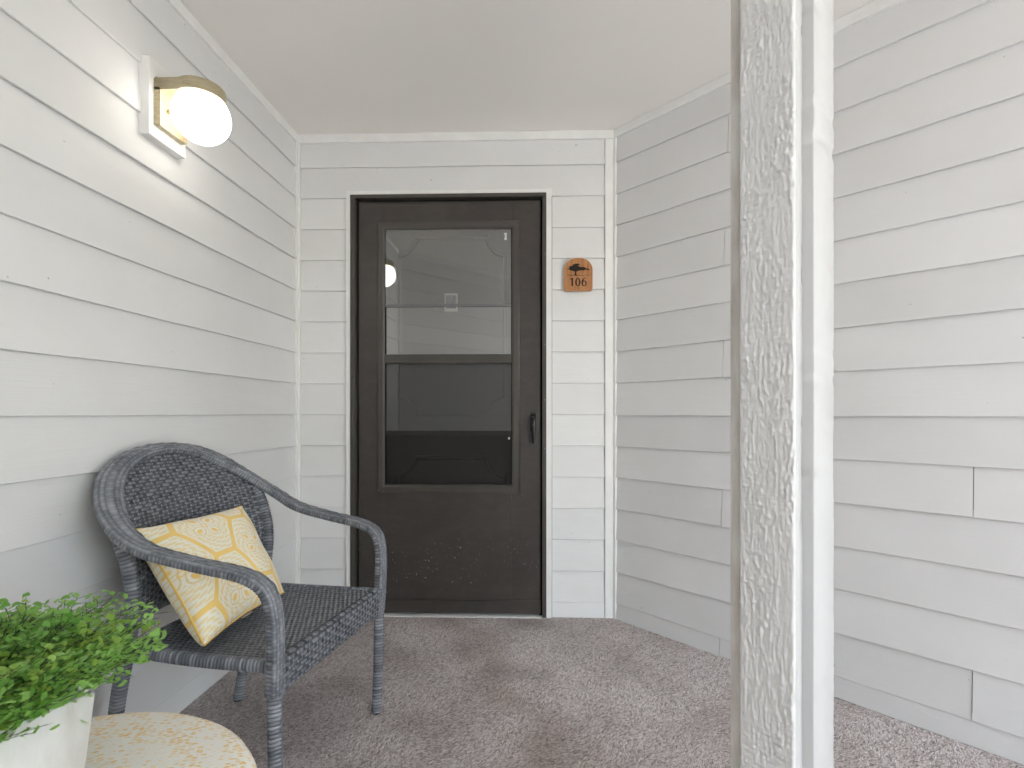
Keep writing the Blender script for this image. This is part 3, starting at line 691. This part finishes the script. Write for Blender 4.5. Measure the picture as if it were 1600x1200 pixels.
# ------------------------------------------------------------------ wicker chair
CH = empty('wicker_chair', (-0.6125, 1.464, 0), R(-9.1), label='dark grey wicker armchair with an arched back, standing against the left wall', cat='armchair')
WA = np.array([0.060, 0.069, 0.090]); WB_ = np.array([0.33, 0.345, 0.38])
def hsh(a, b_): return (np.sin(a * 12.9898 + b_ * 78.233) * 43758.5453) % 1.0
def streak(a, row, over=None):
    t = 0.5 * hsh(np.floor(a / 0.017), row) + 0.5 * hsh(np.floor(a / 0.0043), row + 5)
    t = t * 0.75
    if over is not None: t = t + over
    return WA + np.clip(t, 0, 1.4)[..., None] * (WB_ - WA)
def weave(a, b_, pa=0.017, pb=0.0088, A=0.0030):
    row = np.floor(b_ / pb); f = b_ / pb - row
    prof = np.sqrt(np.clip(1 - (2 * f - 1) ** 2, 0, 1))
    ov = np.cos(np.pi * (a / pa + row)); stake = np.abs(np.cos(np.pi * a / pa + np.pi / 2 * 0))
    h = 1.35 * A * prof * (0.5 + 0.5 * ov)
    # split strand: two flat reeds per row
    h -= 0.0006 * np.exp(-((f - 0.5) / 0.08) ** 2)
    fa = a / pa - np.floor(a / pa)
    line = np.exp(-((fa - 0.5) / 0.07) ** 2) * (f > 0.2) * (f < 0.8)  # pale ticks at the stakes: wear plus painted glints
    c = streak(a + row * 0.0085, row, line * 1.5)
    c = c * ((0.15 + 0.85 * prof) * (0.72 + 0.28 * ov))[..., None]  # gaps between strands darkened in the colour as painted shade
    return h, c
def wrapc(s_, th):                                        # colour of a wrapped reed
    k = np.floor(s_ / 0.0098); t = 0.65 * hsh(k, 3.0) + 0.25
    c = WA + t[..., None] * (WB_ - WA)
    return c * (0.14 + 0.86 * np.sqrt(np.abs(np.sin(np.pi * s_ / 0.0098))))[..., None]  # grooves between wraps get their shade in the colour
def tube(name, P, r_, step=0.0013, hint=(0.3, 0.2, 1), nr=16): return sweep(name, P, hint, r_, r_, M_wicker, CH, step=step, nr=nr, rib=0.0036, colfn=wrapc)

half = [(.022, .262, .335), (.026, .264, .42), (.027, .268, .52), (.010, .275, .585), (-.045, .282, .618), (-.17, .290, .640), (-.30, .296, .668), (-.38, .290, .712), (-.450, .258, .766), (-.505, .208, .820), (-.537, .142, .862), (-.550, .072, .884)]
full = [(x, -y, z) for x, y, z in half] + [(-.554, 0, .891)] + half[::-1]
hn = [(1, 0, .1), (1, 0, .1), (1, 0, .2), (.8, 0, .7), (.3, 0, 1), (.05, 0, 1), (-.1, 0, 1), (.3, -.15, .95), (.65, -.45, .6), (.78, -.5, .4), (.72, -.35, .6), (.55, -.12, .8)]
# the band flares outwards (the near half has y < 0)
HN = [np.array(h, float) for h in hn] + [np.array((.5, 0, .85), float)] + [np.array((h[0], -h[1], h[2]), float) for h in hn[::-1]]
C_, s_ = catmull(full, 0.0021)
ctrl = np.array(full); idx = [int(np.argmin(np.linalg.norm(C_ - c, axis=1))) for c in ctrl]
HH = np.stack([np.interp(np.arange(len(C_)), idx, [h[i] for h in HN]) for i in range(3)], 1)
tb = s_[idx] / s_[-1]
wN = np.interp(s_ / s_[-1], tb, ([.017, .017, .016, .016, .015, .0145, .015, .016, .017, .016, .014, .012] + [.012] + [.012, .014, .016, .017, .016, .015, .0145, .015, .016, .016, .017, .017]))
wB = np.interp(s_ / s_[-1], tb, ([.021, .021, .021, .022, .023, .023, .025, .028, .031, .031, .025, .021] + [.019] + [.021, .025, .031, .031, .028, .025, .023, .023, .022, .021, .021, .021]))
def rim_disp(s2, th):
    face = np.clip(np.cos(th) * 2.6, 0, 1)                # broad outer face: long reeds
    q = np.sin(th) * 2.5 + 2.5; k = np.floor(q); longr = np.sqrt(np.abs(np.sin(np.pi * q)))
    brick = np.cos(np.pi * (s2 / 0.021 + k))
    wrap = np.sqrt(np.abs(np.sin(np.pi * s2 / 0.0098)))
    return face * (0.0032 * longr * (0.7 + 0.3 * brick) - 0.0018) + (1 - face) * (0.0032 * wrap - 0.0020)
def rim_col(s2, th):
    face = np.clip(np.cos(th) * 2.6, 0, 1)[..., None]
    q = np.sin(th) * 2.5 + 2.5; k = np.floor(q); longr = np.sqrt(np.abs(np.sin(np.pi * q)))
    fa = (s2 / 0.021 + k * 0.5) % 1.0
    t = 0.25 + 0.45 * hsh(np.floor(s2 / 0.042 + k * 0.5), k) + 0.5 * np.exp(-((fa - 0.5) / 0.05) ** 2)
    c = (WA + t[..., None] * (WB_ - WA)) * (0.16 + 0.84 * longr)[..., None]  # shade painted into the grooves between the long reeds
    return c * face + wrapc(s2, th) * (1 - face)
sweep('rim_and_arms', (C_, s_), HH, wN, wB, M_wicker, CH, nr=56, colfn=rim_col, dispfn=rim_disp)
for sgn in (-1, 1):
    tube('front_leg', [(.022, sgn * .262, .345), (.022, sgn * .260, .2), (.020, sgn * .250, .006)], 0.0152)
    tube('rear_leg', [(-.462, sgn * .262, .762), (-.425, sgn * .262, .70), (-.392, sgn * .256, .60), (-.390, sgn * .250, .50), (-.410, sgn * .246, .40), (-.447, sgn * .240, .25), (-.490, sgn * .232, .006)], 0.0155)
    lathe('foot_cap', [(0.0, 0.0), (0.013, 0.0), (0.0145, 0.003), (0.0145, 0.012)], M_black, CH, 20, (.020, sgn * .250, 0))
    lathe('foot_cap', [(0.0, 0.0), (0.013, 0.0), (0.0145, 0.003), (0.0145, 0.012)], M_black, CH, 20, (-.490, sgn * .232, 0))
    tube('side_rail', [(.018, sgn * .256, .397), (-.2, sgn * .255, .394), (-.405, sgn * .246, .396)], 0.0145)
tube('rear_rail', [(-.408, -.240, .394), (-.418, 0, .392), (-.408, .240, .394)], 0.0145)
# back panel
zt_ = [.47, .53, .60, .70, .765, .82, .865, .880, .890]; wt_ = [.238, .243, .246, .248, .244, .200, .138, .098, .04]; xt_ = [-.400, -.393, -.394, -.425, -.455, -.503, -.535, -.545, -.550]
zz = np.arange(.47, .889, .0019); tt = np.linspace(-1, 1, 210)
ZZ, TT = np.meshgrid(zz, tt, indexing='ij'); w_ = np.interp(zz, zt_, wt_)[:, None]; xe = np.interp(zz, zt_, xt_)
xe = np.convolve(np.pad(xe, 12, 'edge'), np.ones(25) / 25, 'valid')[:, None]
YY = TT * w_; bow = 0.045 * (1 - (YY / 0.255) ** 2) * np.clip((0.92 - ZZ) / 0.25, 0, 1)
h, c = weave(YY, ZZ)
V = np.stack([xe - bow + h + 0.002, YY, ZZ + 0.012 * 0], -1).reshape(-1, 3)
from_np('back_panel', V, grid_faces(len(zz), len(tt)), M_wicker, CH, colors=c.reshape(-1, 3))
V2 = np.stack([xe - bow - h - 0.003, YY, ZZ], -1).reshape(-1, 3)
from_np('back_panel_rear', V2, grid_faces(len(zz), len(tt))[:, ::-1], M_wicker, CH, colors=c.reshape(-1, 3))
tube('panel_edge', [(-.398, -.236, .468), (-.436, -.12, .466), (-.446, 0, .465), (-.436, .12, .466), (-.398, .236, .468)], 0.009)
# seat
xx = np.arange(-.415, .022, .0020); yy = np.arange(-.256, .2561, .0026)
XX, YY = np.meshgrid(xx, yy, indexing='ij')
sag = -0.014 * (1 - (YY / .256) ** 2) * np.sin(np.clip((XX + .415) / .43, 0, 1) * np.pi) ** 0.7
h, c = weave(YY, XX, 0.014, 0.0078, 0.0024)
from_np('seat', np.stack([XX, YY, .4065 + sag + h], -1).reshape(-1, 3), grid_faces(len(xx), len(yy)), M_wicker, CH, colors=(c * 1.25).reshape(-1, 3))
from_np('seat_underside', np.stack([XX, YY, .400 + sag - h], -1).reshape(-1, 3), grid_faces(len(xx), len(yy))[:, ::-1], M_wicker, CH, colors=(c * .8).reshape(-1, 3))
# apron: rolls over the front edge and hangs between the legs, deeper at the legs
tp = np.linspace(0, 1, 58); yy = np.arange(-.262, .2621, .0022)
TP, YY = np.meshgrid(tp, yy, indexing='ij')
ed_ = np.clip((np.abs(YY) - .21) / .05, 0, 1) ** 2
bot = .334 - 0.022 * ed_; topz = .412 + 0.016 * ed_
roll = np.clip(TP / 0.22, 0, 1); ang = roll * np.pi / 2
xr = 0.015 + 0.016 * np.sin(ang); zr = topz - 0.014 * (1 - np.cos(ang)) - np.clip((TP - .22) / .78, 0, 1) * (topz - 0.014 - bot)
h, c = weave(YY, TP * 0.094, 0.0165, 0.0118, 0.0030)
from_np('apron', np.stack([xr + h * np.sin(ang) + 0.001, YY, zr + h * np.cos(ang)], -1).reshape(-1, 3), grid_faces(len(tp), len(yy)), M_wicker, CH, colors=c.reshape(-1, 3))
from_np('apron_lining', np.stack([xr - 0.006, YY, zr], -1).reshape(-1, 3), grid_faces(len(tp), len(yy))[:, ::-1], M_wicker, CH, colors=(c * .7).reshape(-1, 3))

# ------------------------------------------------------------------ throw pillow on the chair
def chair_pt(p):
    a = R(-9.1); return Vector((-0.6125 + p[0] * math.cos(a) - p[1] * math.sin(a), 1.464 + p[0] * math.sin(a) + p[1] * math.cos(a), p[2]))
def pattern(u, v):
    """u, v in 0..1 across the pillow; returns linear colour"""
    cream = np.array([0.80, 0.765, 0.665]); yel = np.array([0.83, 0.59, 0.20]); pale = np.array([0.78, 0.64, 0.34])
    best = np.full(u.shape, 9.); sec = np.full(u.shape, 9.); bx = np.zeros(u.shape); by = np.zeros(u.shape)
    for i in range(-3, 5):
        for j in range(-2, 4):
            cx = .39 + .355 * i; cy = .19 + .65 * j + (.325 if i % 2 else 0)
            dx, dy = u - cx, v - cy; d = np.sqrt(dx ** 2 + (dy * .72) ** 2)
            m = d < best; sec = np.where(m, best, np.minimum(sec, d)); bx = np.where(m, dx, bx); by = np.where(m, dy, by); best = np.where(m, d, best)
    gap = sec - best
    rr = np.sqrt(bx ** 2 + by ** 2); a = np.arctan2(by, bx)
    c = np.broadcast_to(cream, u.shape + (3,)).copy()
    def put(mask, colr):
        mk = np.clip(mask, 0, 1)[..., None]; c[:] = c * (1 - mk) + np.asarray(colr) * mk
    # lacy scroll ground
    sc = np.cos(12 * a + rr * 45) * np.cos(rr * 165); put((sc > .05) * (rr > .085) * .9 * (gap > .045), pale)
    # petals: outlined almonds
    for k in range(4):
        a0 = k * np.pi / 2 + .62
        bx_, by_ = bx, by
        px = (bx * np.cos(a0) + by * np.sin(a0)) / 1.22; py = (-bx * np.sin(a0) + by * np.cos(a0)) / 1.22
        def almond(l0, l1, w): t = (px - l0) / (l1 - l0); return (t > 0) * (t < 1) * (np.abs(py) < w * np.sin(np.pi * np.clip(t, 0, 1)) ** .8)
        put(almond(.008, .142, .054), cream); put(almond(.016, .132, .044), pale * .95); put(almond(.024, .122, .034), cream); put(almond(.045, .105, .017), yel)
    put((np.abs(rr - .125) < .005) * .8, pale); put((rr < .024) * 1., yel); put((rr < .015) * 1., cream)
    rings = (np.abs(rr - .182) < .006) * (np.sin(a * 18) > -.3); put(rings * .8, pale)
    put((gap < .052) * (np.sin(a * 46) > 0) * .55, cream); put((gap < .034) * 1., yel)
    tri = (sec - best < .03)
    return c
bl_, br_, tr_, tl_ = [np.array(chair_pt(p)) for p in ((-.180, -.277, .420), (-.222, .074, .426), (-.405, .118, .676), (-.432, -.230, .676))]
def pillow():
    n = 230; u = np.linspace(0, 1, n); U, Vv = np.meshgrid(u, u, indexing='ij')
    pin = 0.07
    # edges bow inward between the corners
    Ub = U + (0.5 - U) * pin * 4 * Vv * (1 - Vv); Vb = Vv + (0.5 - Vv) * pin * 4 * U * (1 - U)
    Pp = ((1 - Ub) * (1 - Vb))[..., None] * bl_ + (Ub * (1 - Vb))[..., None] * br_ + (Ub * Vb)[..., None] * tr_ + ((1 - Ub) * Vb)[..., None] * tl_
    nrm = np.cross(br_ - bl_, tl_ - bl_); nrm /= np.linalg.norm(nrm)
    q = (np.clip(4 * U * (1 - U), 0, 1) * np.clip(4 * Vv * (1 - Vv), 0, 1)) ** 0.42
    wr_ = 0.004 * np.sin(9 * U + 5 * Vv) * np.sin(7 * Vv - 3 * U + 1) + 0.0016 * np.sin(23 * (U + .6 * Vv)) * (1 - q)
    wr_ += -0.006 * np.exp(-((U - .1) / .09) ** 2) * np.sin(14 * Vv) * q
    e = empty('throw_pillow', tuple(bl_), label='yellow and cream patterned throw pillow leaning in the wicker chair', cat='pillow')
    base = Pp + nrm * 0.030
    front = base + nrm * (0.066 * q + wr_ * np.minimum(1, q * 1.5))[..., None] - bl_
    back = base - nrm * (0.080 * q ** .8)[..., None] - bl_
    F = grid_faces(n, n); c = pattern(U, Vv).reshape(-1, 3)
    from_np('cover', front.reshape(-1, 3), F, M_cushion, e, colors=c)
    from_np('cover_back', back.reshape(-1, 3), F[:, ::-1], M_cushion, e, colors=c)
    edge = np.vstack([base[0:n:5, 0], base[-1, 0:n:5], base[::-5, -1], base[0, ::-5]]) - bl_
    P, ss = edge, np.concatenate([[0], np.cumsum(np.linalg.norm(np.diff(edge, axis=0), axis=1))])
    sweep('piping', (P, ss), nrm, 0.0028, 0.0028, M_cushion, e, nr=8, colfn=lambda s2, th: np.broadcast_to(np.array([0.78, 0.50, 0.13]), s2.shape + (3,)))
    t = np.array([0.42, 0.0]); p0 = (1 - .40) * bl_ + .40 * br_ - bl_ + nrm * .03 + np.array([0, 0, .006]); dv = (br_ - bl_); dv /= np.linalg.norm(dv)
    dn = np.array([0, 0, -1.]) * .006 + nrm * .012
    from_np('care_tag', [p0, p0 + dv * .045, p0 + dv * .045 + dn, p0 + dn], [[0, 1, 2, 3]], M_wht, e)
pillow()

# ------------------------------------------------------------------ pouf
PO = empty('round_pouf', (-0.6945, 0.631, 0), label='round cream pouf with a small ochre print in front of the chair', cat='pouf')
Rp = 0.300; zp = 0.486
prof = [(0.0, zp)] + [(Rp * t, zp - 0.030 * t ** 2.6) for t in np.linspace(0.08, 0.93, 16)] + [(Rp * .975, zp - .036), (Rp * 1.0, zp - .052), (Rp * 1.005, zp - .07), (Rp * .985, zp - .088)]
lathe('cushion_top', prof, M_pouf, PO, 96)
lathe('piping', [(Rp * .985 + 0.005 * math.cos(a), zp - .092 + 0.005 * math.sin(a)) for a in np.linspace(0, 2 * math.pi, 13)], M_pouf, PO, 96)
lathe('drum', [(Rp * .982, zp - .094), (Rp * .975, .25), (Rp * .965, .05), (Rp * .94, .035), (0, .034)], M_pouf, PO, 96)
for k in range(4):
    a = R(45 + 90 * k); lathe('foot', [(0, 0), (.018, 0), (.022, .036), (0, .036)], M_black, PO, 16, (.2 * math.cos(a), .2 * math.sin(a), 0))

# ------------------------------------------------------------------ planter box on the pouf
def rk(r_, k): return (ct * r_ - st * k, st * r_ + ct * k)     # metres right / forward of the camera
cx, cy = rk(-0.536, 0.640); ang = math.atan2(0.885, 0.465) + R(TH)
PZ = zp - 0.004; PH = 0.652 - PZ; PWd = 0.235
PB = empty('planter_box', (cx, cy, PZ), ang, label='square whitewashed wooden planter box standing on the pouf', cat='planter')
# local X towards the far corner edge, local Y to the left; the corner on the right of the picture is the origin
th_ = 0.012; sp_ = 0.0  # wall thickness
tap = 0.014
def side_plank(p0, p1, q0, q1, inner):                        # bottom p, top q
    d = Vector(inner) * th_; V = [Vector(p0), Vector(p1), Vector(q1), Vector(q0)]; V += [v + d for v in V]
    return from_np('side_panel', [tuple(v) for v in V], [(0, 1, 2, 3), (7, 6, 5, 4), (0, 4, 5, 1), (1, 5, 6, 2), (2, 6, 7, 3), (3, 7, 4, 0)], M_wash, PB, smooth=False)
a, t = PWd, tap
side_plank((-a + t, t, 0), (-t, t, 0), (-a, 0, PH), (0, 0, PH), (0, 1, 0))
side_plank((-t, a - t, 0), (-a + t, a - t, 0), (0, a, PH), (-a, a, PH), (0, -1, 0))
side_plank((-t, t + th_ * 1.02, 0), (-t, a - t - th_ * 1.02, 0), (0, th_ * 1.02, PH), (0, a - th_ * 1.02, PH), (-1, 0, 0))
side_plank((-a + t, a - t - th_ * 1.02, 0), (-a + t, t + th_ * 1.02, 0), (-a, a - th_ * 1.02, PH), (-a, th_ * 1.02, PH), (1, 0, 0))
boxes('shade_lining', [(-a + .016, -.016, .016, .0175, .04, PH - .006), (-a + .016, -.016, a - .0175, a - .016, .04, PH - .006), (-.0175, -.016, .018, a - .018, .04, PH - .006), (-a + .016, -a + .0175, .018, a - .018, .04, PH - .006)], M_inshade, PB)  # dark sheets inside the box: painted shade of its inner walls
boxes('soil', [(-a + .019, -.019, .019, a - .019, .02, PH - .035)], M_soil, PB)
# maidenhair foliage
def fern():
    c0 = Vector((cx, cy, PZ)) + Matrix.Rotation(ang, 3, 'Z') @ Vector((-a / 2, a / 2, PH - 0.035))
    FE = empty('fern', tuple(c0), label='bright green maidenhair fern spilling over the planter box', cat='plant')
    rn = random.Random(11); SV, SF = [], []; LV, LF, LC = [], [], []
    rights = Vector((ct, st, 0)); fw = Vector((-st, ct, 0))
    def strip(P, w):
        for i in range(len(P) - 1):
            d = (P[i + 1] - P[i]).normalized(); s1 = d.cross(Vector((0, 0, 1))); s1 = s1.normalized() if s1.length > 1e-4 else Vector((1, 0, 0)); s2 = d.cross(s1)
            b0 = len(SV)
            for q in (P[i], P[i + 1]):
                for k in range(3):
                    an = k * 2.094; SV.append(q + (s1 * math.cos(an) + s2 * math.sin(an)) * w)
            for k in range(3): j = (k + 1) % 3; SF.append((b0 + k, b0 + j, b0 + 3 + j, b0 + 3 + k))
    def leaflet(p, d, up, sz, colr):
        side = d.cross(up).normalized(); b0 = len(LV); LV.append(p)
        n = 6
        for k in range(n + 1):
            an = R(-105 + 210 * k / n); rr = sz * (0.92 + 0.16 * rn.random()) * (1 - 0.10 * (k % 2))
            LV.append(p + (d * math.cos(an) + side * math.sin(an)) * rr * (1 if abs(an) < 1.4 else .8) + up * (0.12 * sz * (1 - abs(an))))
        for k in range(n): LF.append((b0, b0 + 1 + k, b0 + 2 + k))
        LC.extend([colr] * (n + 2))
    nf = 320
    for f in range(nf):
        az = 2 * math.pi * ((f * 0.618034) % 1) ; el = rn.uniform(0.12, 1.15); L = rn.uniform(0.10, 0.200) * (0.8 + 0.35 * math.cos(el) ** 1)
        dirh = Vector((math.cos(az), math.sin(az), 0))
        # tallest towards the camera's right
        L = min(L * 1.15, 0.22)
        nrm_ = Vector((math.sin(ang), -math.cos(ang), 0))             # out of the box side facing the room
        if dirh.dot(nrm_) > 0.2: el = max(el, 0.35 + 0.5 * dirh.dot(nrm_)); L *= 0.8
        for _ in range(8):                                            # keep the clump's outline compact
            tp_ = c0 + dirh * (math.cos(el) * L * 1.1)
            if tp_.dot(rights) > -0.745 * tp_.dot(fw): L *= 0.88
        L = min(L, 0.100 / max(0.2, math.sin(el)))
        base = Vector((rn.uniform(-.07, .07), rn.uniform(-.07, .07), 0)) + dirh * .02
        d = dirh * math.cos(el) + Vector((0, 0, 1)) * math.sin(el); d.normalize()
        P = [base.copy()]; n = 9; droop = rn.uniform(0.9, 2.0)
        p = base.copy(); dd = d.copy()
        if p.z + L * .3 * dd.z < .03: dd.z = max(dd.z, .35); dd.normalize()
        for i in range(n):
            dd = (dd + Vector((rn.gauss(0, .05), rn.gauss(0, .05), -0.055 * droop * (i / n)))).normalized()
            p = p + dd * (L / n); P.append(p.copy())
            w_p = c0 + p
            if w_p.dot(rights) > -0.752 * w_p.dot(fw) and i > 2: break
        n = len(P) - 1
        strip(P, 0.0007)
        tone = rn.random(); old = rn.random() < .25
        for i in range(2, n + 1):
            t_ = i / n
            pin = 0.050 * (1 - 0.75 * t_) + 0.010
            tang = (P[i] - P[i - 1]).normalized()
            for sd_ in (-1, 1):
                s1 = tang.cross(Vector((0, 0, 1))); s1 = s1.normalized() if s1.length > 1e-3 else Vector((1, 0, 0))
                bd = (tang * .75 + s1 * sd_ * .8 + Vector((0, 0, rn.uniform(-.25, .3)))).normalized()
                m_ = max(2, int(pin / 0.010)); Q_ = [P[i]]
                for j in range(1, m_ + 1):
                    bd = (bd + Vector((rn.gauss(0, .10), rn.gauss(0, .10), rn.gauss(-.04, .10)))).normalized()
                    Q_.append(Q_[-1] + bd * (pin / m_))
                strip(Q_, 0.0004)
                for j in range(1, m_ + 1):
                    for rep in range(2 if j < m_ else 1):
                        side = bd.cross(Vector((0, 0, 1)));  side = side.normalized() if side.length > 1e-3 else Vector((1, 0, 0))
                        ld = (bd * .5 + side * (rep * 2 - 1) * .9 + Vector((rn.gauss(0, .25), rn.gauss(0, .25), rn.gauss(0, .25)))).normalized() if j < m_ else bd
                        up = (Vector((0, 0, 1)) + Vector((rn.gauss(0, .55), rn.gauss(0, .55), 0))).normalized()
                        if abs(up.dot(ld)) > .9: continue
                        if rn.random() < .08: continue
                        tt_ = min(1, max(0, tone * .6 + rn.random() * .4)); 
                        g = Vector((0.15, 0.38, 0.06)).lerp(Vector((0.42, 0.68, 0.20)), tt_)
                        if old: g = g.lerp(Vector((0.34, 0.46, 0.07)), .6)
                        leaflet(Q_[j] + ld * .0015, ld, up, rn.uniform(0.0038, 0.0080), tuple(g))
    from_np('stems', [tuple(v) for v in SV], SF, M_stem, FE, kind='stuff')
    from_np('leaflets', [tuple(v) for v in LV], LF, M_leaf, FE, smooth=False, colors=np.array(LC), kind='stuff')
    print('leaflets', len(LF))
fern()
